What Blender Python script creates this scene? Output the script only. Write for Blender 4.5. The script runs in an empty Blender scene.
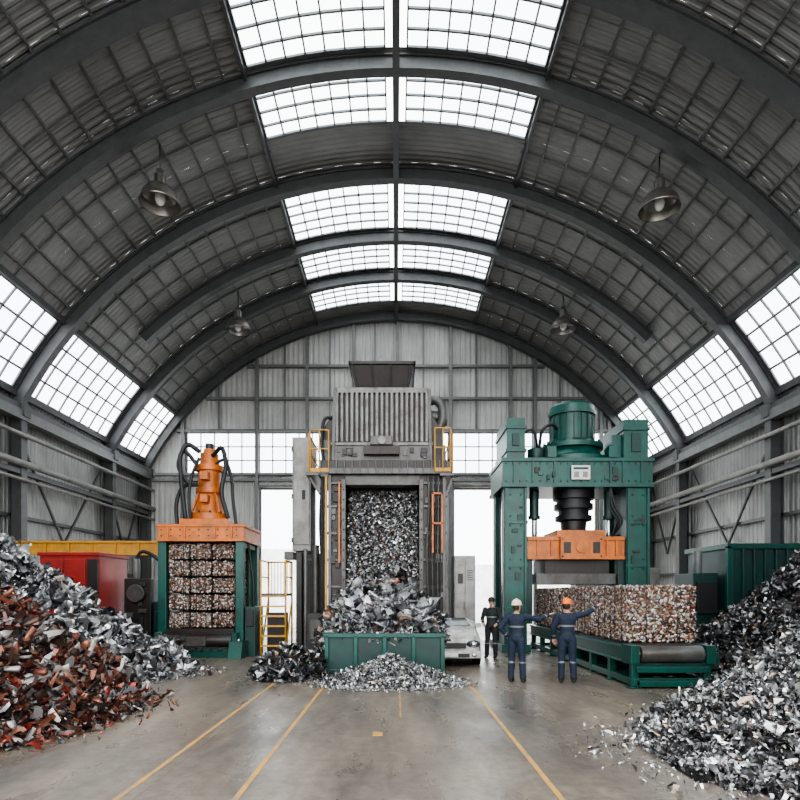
import bpy, math, random
import numpy as np
from mathutils import Vector, Matrix, Euler
random.seed(7); rng=np.random.default_rng(7)
scene=bpy.context.scene
pi=math.pi
try:
    scene.view_settings.view_transform='AgX'; scene.view_settings.look='AgX - Medium High Contrast'; scene.view_settings.exposure=0.38
except Exception as e: print(e)

# ------------------------------------------------------------------ materials
def newmat(name):
    m=bpy.data.materials.new(name); m.use_nodes=True
    nt=m.node_tree; b=nt.nodes['Principled BSDF']; return m,nt,b
def paint(name,col,rough=0.5,metal=0.0,dirt=0.45,scale=2.5,dcol=None,bump=0.0,bscale=30,dlo=0.40,dhi=0.64,streak=True):
    m,nt,b=newmat(name); N=nt.nodes; L=nt.links
    tc=N.new('ShaderNodeTexCoord')
    n=N.new('ShaderNodeTexNoise'); n.inputs['Scale'].default_value=scale; n.inputs['Detail'].default_value=10; n.inputs['Roughness'].default_value=0.7
    L.new(tc.outputs['Object'],n.inputs['Vector'])
    r=N.new('ShaderNodeValToRGB'); r.color_ramp.elements[0].position=dlo; r.color_ramp.elements[1].position=dhi
    L.new(n.outputs['Fac'],r.inputs['Fac']); fac=r.outputs['Color']
    if streak:
        mp=N.new('ShaderNodeMapping'); mp.inputs['Scale'].default_value=(7,7,.7); L.new(tc.outputs['Object'],mp.inputs['Vector'])
        n4=N.new('ShaderNodeTexNoise'); n4.inputs['Scale'].default_value=1.0; n4.inputs['Detail'].default_value=8; n4.inputs['Roughness'].default_value=.7
        L.new(mp.outputs[0],n4.inputs['Vector'])
        r4=N.new('ShaderNodeValToRGB'); r4.color_ramp.elements[0].position=.48; r4.color_ramp.elements[1].position=.68
        L.new(n4.outputs['Fac'],r4.inputs['Fac'])
        mxx=N.new('ShaderNodeMath'); mxx.operation='MAXIMUM'; L.new(r.outputs['Color'],mxx.inputs[0]); L.new(r4.outputs['Color'],mxx.inputs[1]); fac=mxx.outputs[0]
    mul=N.new('ShaderNodeMath'); mul.operation='MULTIPLY'; mul.inputs[1].default_value=dirt
    L.new(fac,mul.inputs[0])
    mx=N.new('ShaderNodeMix'); mx.data_type='RGBA'
    dc=dcol if dcol else tuple(c*0.35 for c in col)
    mx.inputs['A'].default_value=(*col,1); mx.inputs['B'].default_value=(*dc,1)
    L.new(mul.outputs[0],mx.inputs['Factor']); L.new(mx.outputs['Result'],b.inputs['Base Color'])
    b.inputs['Roughness'].default_value=rough; b.inputs['Metallic'].default_value=metal
    if bump>0:
        n2=N.new('ShaderNodeTexNoise'); n2.inputs['Scale'].default_value=bscale; n2.inputs['Detail'].default_value=4
        L.new(tc.outputs['Object'],n2.inputs['Vector'])
        bp=N.new('ShaderNodeBump'); bp.inputs['Strength'].default_value=bump; bp.inputs['Distance'].default_value=0.03
        L.new(n2.outputs['Fac'],bp.inputs['Height']); L.new(bp.outputs['Normal'],b.inputs['Normal'])
    return m
def corrugated(name,col,axis,period,depth=0.05,rough=0.55,metal=0.3,panel=None):
    m,nt,b=newmat(name); N=nt.nodes; L=nt.links
    g=N.new('ShaderNodeNewGeometry'); s=N.new('ShaderNodeSeparateXYZ'); L.new(g.outputs['Position'],s.inputs[0])
    mu=N.new('ShaderNodeMath'); mu.operation='MULTIPLY'; mu.inputs[1].default_value=2*pi/period
    L.new(s.outputs[axis],mu.inputs[0])
    si=N.new('ShaderNodeMath'); si.operation='SINE'; L.new(mu.outputs[0],si.inputs[0])
    mr=N.new('ShaderNodeMapRange'); mr.inputs['From Min'].default_value=-0.55; mr.inputs['From Max'].default_value=0.55
    L.new(si.outputs[0],mr.inputs['Value'])
    bp=N.new('ShaderNodeBump'); bp.inputs['Strength'].default_value=1; bp.inputs['Distance'].default_value=depth
    L.new(mr.outputs[0],bp.inputs['Height']); L.new(bp.outputs['Normal'],b.inputs['Normal'])
    n=N.new('ShaderNodeTexNoise'); n.inputs['Scale'].default_value=0.5; n.inputs['Detail'].default_value=8; n.inputs['Roughness'].default_value=0.6
    L.new(g.outputs['Position'],n.inputs['Vector'])
    r=N.new('ShaderNodeValToRGB'); r.color_ramp.elements[0].position=0.3; r.color_ramp.elements[1].position=0.7
    r.color_ramp.elements[0].color=(*[c*0.72 for c in col],1); r.color_ramp.elements[1].color=(*[c*1.15 for c in col],1)
    L.new(n.outputs['Fac'],r.inputs['Fac']); L.new(r.outputs['Color'],b.inputs['Base Color'])
    b.inputs['Roughness'].default_value=rough; b.inputs['Metallic'].default_value=metal
    return m
def attrmat(name,metal,rough,bump=0.0):
    m,nt,b=newmat(name); N=nt.nodes; L=nt.links
    a=N.new('ShaderNodeAttribute'); a.attribute_name='Col'
    L.new(a.outputs['Color'],b.inputs['Base Color'])
    b.inputs['Metallic'].default_value=metal; b.inputs['Roughness'].default_value=rough
    return m

M={}
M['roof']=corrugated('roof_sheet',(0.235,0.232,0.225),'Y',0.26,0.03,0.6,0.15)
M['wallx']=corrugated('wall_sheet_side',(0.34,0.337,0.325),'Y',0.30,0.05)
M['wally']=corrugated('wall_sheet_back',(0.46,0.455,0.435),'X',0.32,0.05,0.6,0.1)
M['steel']=paint('dark_structural_steel',(0.082,0.084,0.085),0.5,0.2,0.4)
M['steel2']=paint('grey_structural_steel',(0.16,0.161,0.158),0.5,0.2,0.4)
M['mull']=paint('mullion_steel',(0.12,0.127,0.13),0.5,0.2,0.2)
M['green']=paint('green_machine_paint',(0.002,0.078,0.060),0.36,0.1,0.75,1.8,(0.010,0.026,0.022))
M['dgreen']=paint('dark_green_paint',(0.003,0.044,0.037),0.45,0.1,0.7,2,(0.012,0.016,0.015))
M['orange']=paint('orange_machine_paint',(0.58,0.15,0.015),0.4,0.1,0.75,2.2,(0.16,0.05,0.018))
M['yellow']=paint('yellow_safety_paint',(0.60,0.30,0.03),0.45,0.0,0.6,3,(0.25,0.12,0.03))
M['red']=paint('red_cabinet_paint',(0.32,0.016,0.011),0.45,0.0,0.5,2)
M['lgrey']=paint('light_grey_enamel',(0.29,0.285,0.27),0.5,0.2,0.7,1.5,(0.11,0.09,0.075))
M['rgrey']=paint('worn_crusher_steel',(0.21,0.208,0.20),0.45,0.3,0.8,2.5,(0.07,0.05,0.038))
M['mgrey']=paint('grey_machine_paint',(0.10,0.10,0.098),0.42,0.35,0.75,2,(0.04,0.028,0.02))
M['dgrey']=paint('dark_machine_steel',(0.035,0.035,0.035),0.42,0.5,0.7,2.2,(0.032,0.018,0.012))
M['black']=paint('black_rubber',(0.010,0.010,0.011),0.5,0.0,0.2)
M['chrome']=paint('hydraulic_chrome',(0.6,0.6,0.6),0.18,1.0,0.1)
M['white']=paint('white_plate',(0.7,0.7,0.67),0.5,0.0,0.2,6)
M['carw']=paint('dented_white_car_paint',(0.55,0.55,0.53),0.3,0.1,0.8,3,(0.13,0.10,0.08),0.7,6)
M['glassd']=paint('dark_car_glass',(0.03,0.04,0.045),0.08,0.0,0.1)
M['lamp']=paint('lamp_aluminium',(0.30,0.28,0.25),0.35,0.8,0.4,5)
M['scrap']=attrmat('shredded_metal',0.8,0.30)
M['scrapm']=attrmat('painted_scrap',0.45,0.34)
M['bale']=attrmat('crushed_cans',0.35,0.4)
M['skin']=paint('skin',(0.48,0.26,0.17),0.55,0.0,0.1,streak=False)
M['navy']=paint('navy_overalls',(0.010,0.018,0.040),0.8,0.0,0.5,9,(0.005,0.009,0.022),0.7,14,streak=False)
M['darkcl']=paint('dark_overalls',(0.014,0.016,0.019),0.8,0.0,0.5,9,None,0.7,14,streak=False)
M['refl']=paint('reflective_tape',(0.22,0.23,0.225),0.4,0.3,0.3,8,streak=False)
M['boot']=paint('work_boot_leather',(0.014,0.012,0.010),0.6,0.0,0.3)
M['hwhite']=paint('white_helmet',(0.78,0.70,0.50),0.3,0.0,0.1,streak=False)
M['horange']=paint('orange_helmet',(0.85,0.17,0.02),0.3,0.0,0.1,streak=False)
M['hair']=paint('dark_hair',(0.03,0.02,0.015),0.7,0.0,0.2)
M['lip']=paint('lips',(0.35,0.13,0.1),0.5,0.0,0.1)
M['line']=paint('worn_yellow_line',(0.56,0.29,0.04),0.5,0.0,0.85,2.5,(0.22,0.18,0.14),dlo=0.42,dhi=0.64,streak=False)
M['bldg']=corrugated('far_building',(0.75,0.76,0.76),'X',1.5,0.05,0.7,0)

m,nt,b=newmat('skylight_glass'); N=nt.nodes; L=nt.links; N.remove(b)
tr=N.new('ShaderNodeBsdfTransparent'); tr.inputs[0].default_value=(0.93,0.97,1,1)
tl=N.new('ShaderNodeBsdfTranslucent'); tl.inputs[0].default_value=(0.8,0.88,0.92,1)
ms=N.new('ShaderNodeMixShader'); ms.inputs[0].default_value=0.3
L.new(tr.outputs[0],ms.inputs[1]); L.new(tl.outputs[0],ms.inputs[2]); L.new(ms.outputs[0],N['Material Output'].inputs[0])
M['glass']=m
# floor
m,nt,b=newmat('concrete_floor'); N=nt.nodes; L=nt.links
g=N.new('ShaderNodeNewGeometry')
def noise(sc,det=8,ro=0.6,vec=None):
    n=N.new('ShaderNodeTexNoise'); n.inputs['Scale'].default_value=sc; n.inputs['Detail'].default_value=det; n.inputs['Roughness'].default_value=ro
    L.new(vec if vec else g.outputs['Position'],n.inputs['Vector']); return n
mp=N.new('ShaderNodeMapping'); mp.inputs['Scale'].default_value=(1,0.3,1); L.new(g.outputs['Position'],mp.inputs['Vector'])
n1=noise(0.6,12,0.7,mp.outputs[0]); r1=N.new('ShaderNodeValToRGB')
r1.color_ramp.elements[0].position=0.36; r1.color_ramp.elements[0].color=(0.085,0.077,0.069,1)
r1.color_ramp.elements[1].position=0.64; r1.color_ramp.elements[1].color=(0.28,0.23,0.18,1)
L.new(n1.outputs['Fac'],r1.inputs['Fac'])
n2=noise(7,10,0.75); r2=N.new('ShaderNodeValToRGB'); r2.color_ramp.elements[0].position=0.38; r2.color_ramp.elements[0].color=(0.55,0.53,0.51,1); r2.color_ramp.elements[1].position=0.6
L.new(n2.outputs['Fac'],r2.inputs['Fac'])
mx=N.new('ShaderNodeMix'); mx.data_type='RGBA'; mx.blend_type='MULTIPLY'; mx.inputs['Factor'].default_value=0.8
L.new(r1.outputs[0],mx.inputs['A']); L.new(r2.outputs[0],mx.inputs['B'])
sp=N.new('ShaderNodeSeparateXYZ'); L.new(g.outputs['Position'],sp.inputs[0])
def joint(ax,per,off):
    a=N.new('ShaderNodeMath'); a.operation='ADD'; a.inputs[1].default_value=off; L.new(sp.outputs[ax],a.inputs[0])
    p=N.new('ShaderNodeMath'); p.operation='PINGPONG'; p.inputs[1].default_value=per/2; L.new(a.outputs[0],p.inputs[0])
    c=N.new('ShaderNodeMath'); c.operation='LESS_THAN'; c.inputs[1].default_value=0.012; L.new(p.outputs[0],c.inputs[0]); return c
j1=joint('X',5.0,2.4); j2=joint('Y',6.0,1.0); jm=N.new('ShaderNodeMath'); jm.operation='MAXIMUM'; L.new(j1.outputs[0],jm.inputs[0]); L.new(j2.outputs[0],jm.inputs[1])
jf=N.new('ShaderNodeMath'); jf.operation='MULTIPLY'; jf.inputs[1].default_value=.35; L.new(jm.outputs[0],jf.inputs[0])
mj=N.new('ShaderNodeMix'); mj.data_type='RGBA'; mj.inputs['B'].default_value=(.03,.028,.026,1); L.new(jf.outputs[0],mj.inputs['Factor']); L.new(mx.outputs['Result'],mj.inputs['A'])
L.new(mj.outputs['Result'],b.inputs['Base Color'])
n3=noise(1.1,8,.65,mp.outputs[0]); r3=N.new('ShaderNodeMapRange'); r3.inputs['From Min'].default_value=0.35; r3.inputs['From Max'].default_value=0.65; r3.inputs['To Min'].default_value=0.2; r3.inputs['To Max'].default_value=0.5
L.new(n3.outputs['Fac'],r3.inputs['Value']); L.new(r3.outputs[0],b.inputs['Roughness'])
bp=N.new('ShaderNodeBump'); bp.inputs['Strength'].default_value=0.12; bp.inputs['Distance'].default_value=0.02
L.new(n2.outputs['Fac'],bp.inputs['Height']); L.new(bp.outputs['Normal'],b.inputs['Normal'])
M['floor']=m
M['yard']=paint('yard_concrete',(0.5,0.5,0.49),0.8,0,0.3,0.2,streak=False)

# ------------------------------------------------------------------ mesh builder
class MB:
    def __init__(s): s.v=[];s.f=[];s.m=[];s.s=[];s.mats=[]
    def mi(s,k):
        if k not in s.mats: s.mats.append(k)
        return s.mats.index(k)
    def add(s,vs,fs,k,smooth=False):
        o=len(s.v); s.v.extend([tuple(v) for v in vs]); i=s.mi(k)
        for f in fs: s.f.append(tuple(a+o for a in f)); s.m.append(i); s.s.append(smooth)
    def box(s,x0,x1,y0,y1,z0,z1,k,rot=None,taper=None):
        vs=[Vector(p) for p in [(x0,y0,z0),(x1,y0,z0),(x1,y1,z0),(x0,y1,z0),(x0,y0,z1),(x1,y0,z1),(x1,y1,z1),(x0,y1,z1)]]
        c=Vector(((x0+x1)/2,(y0+y1)/2,(z0+z1)/2))
        if taper:
            for i in range(4,8): vs[i]=Vector((c.x+(vs[i].x-c.x)*taper[0],c.y+(vs[i].y-c.y)*taper[1],vs[i].z))
        if rot:
            R=Euler(rot).to_matrix(); vs=[c+R@(v-c) for v in vs]
        s.add(vs,[(0,3,2,1),(4,5,6,7),(0,1,5,4),(1,2,6,5),(2,3,7,6),(3,0,4,7)],k)
    def beam(s,p0,p1,w,h,k):
        p0=Vector(p0);p1=Vector(p1);d=(p1-p0).normalized()
        up=Vector((0,0,1)) if abs(d.z)<0.9 else Vector((0,1,0))
        a=d.cross(up).normalized(); u=a.cross(d).normalized()
        vs=[]
        for p in (p0,p1):
            for sx,sz in((-1,-1),(1,-1),(1,1),(-1,1)): vs.append(p+a*sx*w/2+u*sz*h/2)
        s.add(vs,[(0,3,2,1),(4,5,6,7),(0,1,5,4),(1,2,6,5),(2,3,7,6),(3,0,4,7)],k)
    def tube(s,pts,rs,k,seg=12,caps=True,smooth=True,ell=None):
        pts=[Vector(p) for p in pts]; n=len(pts)
        if not isinstance(rs,(list,tuple)): rs=[rs]*n
        vs=[];prev=None
        for i,p in enumerate(pts):
            d=(pts[min(i+1,n-1)]-pts[max(i-1,0)])
            d=d.normalized() if d.length>1e-9 else Vector((0,0,1))
            if prev is None:
                up=Vector((0,1,0)) if abs(d.y)<0.9 else Vector((1,0,0))
                a=d.cross(up).normalized()
            else:
                a=(prev-d*prev.dot(d)).normalized()
            prev=a; b2=d.cross(a)
            for j in range(seg):
                t=2*pi*j/seg; vs.append(p+(a*math.cos(t)+b2*math.sin(t))*rs[i])
        fs=[]
        for i in range(n-1):
            for j in range(seg):
                j2=(j+1)%seg; fs.append((i*seg+j,i*seg+j2,(i+1)*seg+j2,(i+1)*seg+j))
        s.add(vs,fs,k,smooth)
        if caps:
            o=len(s.v)-len(vs); i=s.mi(k)
            s.f.append(tuple(o+j for j in reversed(range(seg)))); s.m.append(i); s.s.append(False)
            s.f.append(tuple(o+(n-1)*seg+j for j in range(seg))); s.m.append(i); s.s.append(False)
    def lathe(s,cx,cy,prof,k,seg=32,smooth=True):
        for (z0,r0),(z1,r1) in zip(prof[:-1],prof[1:]):
            vs=[]
            for z,r in((z0,r0),(z1,r1)):
                for j in range(seg):
                    t=2*pi*j/seg; vs.append((cx+r*math.cos(t),cy+r*math.sin(t),z))
            s.add(vs,[(j,(j+1)%seg,seg+(j+1)%seg,seg+j) for j in range(seg)],k,smooth)
    def rings(s,rings,k,seg=20,smooth=True,M4=None):
        vs=[]
        for (x,y,z,rx,ry) in rings:
            for j in range(seg):
                t=2*pi*j/seg; v=Vector((x+rx*math.cos(t),y+ry*math.sin(t),z)); vs.append(M4@v if M4 else v)
        n=len(rings); fs=[]
        for i in range(n-1):
            for j in range(seg):
                j2=(j+1)%seg; fs.append((i*seg+j,i*seg+j2,(i+1)*seg+j2,(i+1)*seg+j))
        fs.append(tuple(reversed(range(seg)))); fs.append(tuple((n-1)*seg+j for j in range(seg)))
        s.add(vs,fs,k,smooth)
    def ball(s,c,r,k,seg=14,M4=None):
        if not isinstance(r,(tuple,list)): r=(r,r,r)
        rg=[]
        for i in range(1,8):
            a=-pi/2+pi*i/8; rg.append((c[0],c[1],c[2]+r[2]*math.sin(a),r[0]*math.cos(a),r[1]*math.cos(a)))
        rg=[(c[0],c[1],c[2]-r[2]*.995,r[0]*.08,r[1]*.08)]+rg+[(c[0],c[1],c[2]+r[2]*.995,r[0]*.08,r[1]*.08)]
        s.rings(rg,k,seg,True,M4)
    def greeble(s,x0,x1,z0,z1,y,n,ks,smin=.05,smax=.22,dep=.12):
        for _ in range(n):
            w=random.uniform(smin,smax); h=random.uniform(smin,smax)*random.choice((.6,1,1.6)); d=random.uniform(.03,dep)
            x=random.uniform(x0,max(x0,x1-w)); z=random.uniform(z0,max(z0,z1-h)); s.box(x,x+w,y-d,y+.02,z,z+h,random.choice(ks))
    def bolts(s,xs,zs,y,k='dgrey',r=.03):
        for x in xs:
            for z in zs: s.tube([(x,y-.035,z),(x,y+.01,z)],r,k,6,smooth=False)
    def obj(s,name,bevel=0.0,loc=None):
        me=bpy.data.meshes.new(name)
        vs=s.v
        if loc: vs=[(a-loc[0],b_-loc[1],c-loc[2]) for a,b_,c in vs]
        me.from_pydata(vs,[],s.f)
        me.polygons.foreach_set('material_index',s.m); me.polygons.foreach_set('use_smooth',s.s)
        for k in s.mats: me.materials.append(M[k])
        me.update()
        o=bpy.data.objects.new(name,me); scene.collection.objects.link(o)
        if loc: o.location=loc
        if bevel>0:
            md=o.modifiers.new('bevel','BEVEL'); md.width=bevel; md.segments=2; md.limit_method='ANGLE'; md.angle_limit=math.radians(50)
        return o
def spline(pts,n=8):
    P=[Vector(p) for p in pts]; P=[P[0]*2-P[1]]+P+[P[-1]*2-P[-2]]; out=[]
    for i in range(1,len(P)-2):
        for k in range(n):
            t=k/n; a,b_,c,d=P[i-1],P[i],P[i+1],P[i+2]
            out.append(0.5*((2*b_)+(c-a)*t+(2*a-5*b_+4*c-d)*t*t+(-a+3*b_-3*c+d)*t**3))
    out.append(P[-2]); return out
def rail(mb,p0,p1,h,k='yellow',posts=3,r=0.03):
    p0=Vector(p0);p1=Vector(p1);up=Vector((0,0,h))
    for i in range(posts):
        q=p0.lerp(p1,i/(posts-1)); mb.tube([q,q+up],r,k,8)
    for f in (1,0.55): mb.tube([p0+up*f,p1+up*f],r,k,8)
    mb.beam(p0+Vector((0,0,.06)),p1+Vector((0,0,.06)),0.02,0.12,k)

# ------------------------------------------------------------------ hall shell
CZ=1.5; RR=17.8; Y0,Y1=-6.0,37.4; WX=15.9; EZ=9.5
TM=math.acos((EZ-CZ)/RR); TC=math.asin(4.75/RR); TS0=math.asin(13.65/RR); TS1=math.asin(15.5/RR)
def ap(t,r,y): return (r*math.sin(t),y,CZ+r*math.cos(t))
def arcbox(mb,y0,y1,r0,r1,t0,t1,k,n=None):
    n=n or max(2,int(abs(t1-t0)/math.radians(2.5)))
    vs=[];fs=[]
    for i in range(n+1):
        t=t0+(t1-t0)*i/n
        vs+= [ap(t,r0,y0),ap(t,r0,y1),ap(t,r1,y1),ap(t,r1,y0)]
    for i in range(n):
        a=4*i;b_=4*(i+1)
        for j in range(4):
            j2=(j+1)%4; fs.append((a+j,a+j2,b_+j2,b_+j))
    fs.append((0,3,2,1)); fs.append((4*n,4*n+1,4*n+2,4*n+3))
    mb.add(vs,fs,k)
cs=[(-5.7,-1),(-.4,5.3),(6,10.9),(11.6,15.9),(16.5,19.1),(19.7,22.1),(24.8,28.5),(29.1,32.0),(32.7,35.6)]
ss=[(-5.5,0),(.6,5.3),(6.0,10.9),(11.6,15.9),(18.9,24.2),(24.85,32.0),(32.7,37.0)]
br=sorted(set([Y0,Y1]+[a for p in cs+ss for a in p]))
mb=MB()
def patch(y0,y1,t0,t1,k,r=RR):
    n=max(1,int(round((t1-t0)/math.radians(2.5)))); vs=[];
    for i in range(n+1):
        t=t0+(t1-t0)*i/n; vs+=[ap(t,r,y0),ap(t,r,y1)]
    mb.add(vs,[(2*i,2*i+1,2*i+3,2*i+2) for i in range(n)],k,True)
for a,b_ in zip(br[:-1],br[1:]):
    mid=(a+b_)/2
    c=any(p<mid<q for p,q in cs); sd=any(p<mid<q for p,q in ss)
    cur=[(-TM,TM)]
    holes=([(-TC,TC)] if c else [])+([(-TS1,-TS0),(TS0,TS1)] if sd else [])
    for h0,h1 in holes:
        new=[]
        for p,q in cur:
            if h0>=q or h1<=p: new.append((p,q))
            else:
                if h0>p: new.append((p,h0))
                if h1<q: new.append((h1,q))
        cur=new
    for p,q in cur: patch(a,b_,p,q,'roof')
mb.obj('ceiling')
mb=MB()
for t in [math.radians(x) for x in (18.2,21.2,24.2,27.2,30.2,33.2,36.2,39.2,42.2,45.2,47.8)]:
    for sg in(-1,1):
        x,_,z=ap(sg*t,RR-.06,0); mb.beam((x,Y0,z),(x,Y1,z),0.05,0.09,'steel2')
for sg in(-1,1):
    for t in (TC+.008,TS0-.008,TS1+.008):
        x,_,z=ap(sg*t,RR-.12,0); mb.beam((x,Y0,z),(x,Y1,z),0.12,0.24,'steel')
y=-5.2
while y<37:
    for t0,t1 in((-TS0,-TC),(TC,TS0)): arcbox(mb,y-.025,y+.025,RR-.08,RR-.02,t0,t1,'steel2')
    y+=1.55
mb.obj('trim_purlins')
ws=0
def skylight(y0,y1,t0,t1,nt,dy):
    global ws; ws+=1
    g=MB()
    n=max(1,int(round((t1-t0)/math.radians(2.5)))); vs=[]
    for i in range(n+1):
        t=t0+(t1-t0)*i/n; vs+=[ap(t,RR+.02,y0),ap(t,RR+.02,y1)]
    g.add(vs,[(2*i,2*i+1,2*i+3,2*i+2) for i in range(n)],'glass')
    for i in range(nt+1):
        t=t0+(t1-t0)*i/nt; x,_,z=ap(t,RR-.03,0); g.beam((x,y0,z),(x,y1,z),.05,.08,'mull')
    ny=max(1,round((y1-y0)/dy))
    for i in range(ny+1):
        y=y0+(y1-y0)*i/ny; w=.03 if 0<i<ny else .06; arcbox(g,y-w,y+w,RR-.06,RR+.01,t0,t1,'mull')
    g.obj(f'window_{ws}')
for a,b_ in cs:
    skylight(a,b_,-TC,-.02,7,.58); skylight(a,b_,.02,TC,7,.58)
for a,b_ in ss:
    skylight(a,b_,-TS1,-TS0,4,.85); skylight(a,b_,TS0,TS1,4,.85)
ribs=[-5.7,-.7,5.65,11.25,16.2,19.4,24.5,28.8,32.35,37.0]
mb=MB()
for y in ribs:
    tm=math.asin(12.05/17.4) if y==28.8 else TM
    arcbox(mb,y-.1,y+.1,17.3,17.72,-tm,tm,'steel')
    arcbox(mb,y-.18,y+.18,17.24,17.32,-tm,tm,'steel')
    arcbox(mb,y-.18,y+.18,17.68,17.74,-tm,tm,'steel')
mb.beam((0,Y0,CZ+17.42),(0,Y1,CZ+17.42),.14,.36,'steel')
mb.beam((0,Y0,CZ+17.22),(0,Y1,CZ+17.22),.22,.06,'steel')
mb.obj('trim_roof_ribs')
mb=MB()
for y in ribs:
    if y in(28.8,16.2): continue
    for sg in(-1,1):
        X=sg*15.45
        mb.box(X-.25,X+.25,y-.06,y+.06,0,9.45,'steel')
        for q in(-.25,.25): mb.box(X+q-.03,X+q+.03,y-.2,y+.2,0,9.45,'steel')
        mb.box(X-.4,X+.4,y-.35,y+.35,0,.06,'steel2')
        mb.box(X-.42,X+.42,y-.22,y+.22,9.1,9.6,'steel')
mb.obj('trim_columns')
mb=MB()
for sg in(-1,1):
    X=sg*15.3
    mb.box(X-.2,X+.2,Y0,Y1-.1,8.95,9.35,'steel2')
    mb.box(X-.12,X+.12,Y0,Y1-.1,9.35,9.6,'steel')
    for z,r in((8.3,.09),(7.15,.14),(6.5,.07)):
        mb.tube([(sg*15.05,Y0,z),(sg*15.05,Y1-.1,z)],r,'lgrey',10)
    for z in(7.0,): mb.box(sg*15.3-.1,sg*15.3+.1,Y0,Y1-.1,z-.25,z-.05,'steel')
    for z in(5.1,3.0,1.2): mb.box(sg*15.75-.08,sg*15.75+.08,Y0,Y1-.1,z-.07,z+.07,'steel')
    for a,b_ in((24.5,28.2),(28.2,32),(32,34.5),(34.5,37)):
        mb.beam((sg*15.6,a,8.8),(sg*15.6,b_,4.2),.09,.09,'steel') if a in(24.5,32) else mb.beam((sg*15.6,a,4.2),(sg*15.6,b_,8.8),.09,.09,'steel')
mb.obj('trim_wall_rails')
for sg,nm in((-1,'wall_left'),(1,'wall_right')):
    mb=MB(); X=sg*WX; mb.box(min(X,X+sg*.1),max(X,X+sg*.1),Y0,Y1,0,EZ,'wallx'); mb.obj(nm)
mb=MB(); mb.box(-WX,WX,Y0,Y1,-.12,0,'floor'); mb.obj('floor')
mb=MB(); mb.box(-150,150,-80,200,-.3,-.125,'yard'); mb.obj('yard_ground')
mb=MB()
doors=[(-8.5,-2.5),(3.5,6.5),(7.75,12.5)]
wins=[(-13,-8.75),(-8.5,-2.75),(-2.5,3.25),(3.5,8.5),(8.75,13)]
yb=37.4
xs=sorted(set([-WX,WX]+list(np.arange(-15.75,15.8,.25))))
for a,b_ in zip(xs[:-1],xs[1:]):
    mid=(a+b_)/2; cut=[]
    for p,q in doors:
        if p<mid<q: cut.append((0,8.8))
    for p,q in wins:
        if p<mid<q: cut.append((9.4,11.9))
    def top(x): return CZ+math.sqrt(max(RR**2-x*x,0))
    z=0; segs=[]
    for c0,c1 in cut:
        if c0>z: segs.append((z,c0))
        z=c1
    for p,q in segs: mb.add([(a,yb,p),(b_,yb,p),(b_,yb,q),(a,yb,q)],[(0,1,2,3)],'wally')
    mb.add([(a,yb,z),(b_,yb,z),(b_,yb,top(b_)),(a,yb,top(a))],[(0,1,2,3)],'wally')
mb.obj('wall_back')
mb=MB()
for X in(-13.2,-8.62,-5.5,-2.62,.1,3.38,7.1,8.62,12.7,13.2):
    zt=CZ+math.sqrt(17.3**2-X*X); z0=0
    if X==-5.5: z0=8.8
    mb.box(X-.1,X+.1,yb-.35,yb-.02,z0,zt,'steel2')
for X in(-11,-6.9,-4.1,-1.3,1.7,5.0,10.2):
    zt=CZ+math.sqrt(17.3**2-X*X); mb.box(X-.05,X+.05,yb-.2,yb-.02,11.9,zt,'steel2')
for z in(8.95,9.3,12.0,14.0,16.0):
    w=math.sqrt(17.2**2-(z-CZ)**2); w=min(w,15.3); mb.box(-w,w,yb-.3,yb-.02,z-.08,z+.08,'steel2')
mb.obj('trim_back_frame')
for i,(p,q) in enumerate(wins):
    g=MB(); n=max(1,round((q-p)/.8))
    for k in range(n+1): X=p+(q-p)*k/n; g.box(X-.03,X+.03,yb-.06,yb+.02,9.4,11.9,'mull')
    for z in(9.4,10.2,11.05,11.9): g.box(p,q,yb-.06,yb+.02,z-.03,z+.03,'mull')
    g.add([(p,yb+.03,9.4),(q,yb+.03,9.4),(q,yb+.03,11.9),(p,yb+.03,11.9)],[(0,1,2,3)],'glass')
    ws+=1; g.obj(f'window_{ws}')
for i,(p,q) in enumerate(doors):
    g=MB()
    g.box(p+.01,p+.13,yb-.12,yb-.01,0,8.8,'steel2'); g.box(q-.13,q-.01,yb-.12,yb-.01,0,8.8,'steel2')
    g.box(p+.01,q-.01,yb-.14,yb-.01,8.35,8.78,'steel2'); g.tube([(p+.1,yb-.35,8.6),(q-.1,yb-.35,8.6)],.18,'lgrey',12)
    g.obj(f'door_{i+1}')
mb=MB()
mb.box(-60,-8,95,120,-.125,9,'bldg'); mb.box(4,70,105,130,-.125,7,'bldg'); mb.box(-8,4,115,130,-.125,5,'bldg')
mb.obj('distant_warehouse')

def line(x,y0,y1,w,nm='floor_marking_line'):
    mb=MB(); mb.box(x-w/2,x+w/2,y0,y1,0.0,.004,'line'); mb.obj(nm)
line(-2.56,3.5,12.6,.055); line(-1.47,3.5,12.6,.055); line(1.52,3.5,13.2,.055); line(.07,9.2,12.0,.025) 
mb=MB(); mb.box(-.31,-.18,7.95,8.15,0,.004,'line'); mb.obj('floor_marking_line')

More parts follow.
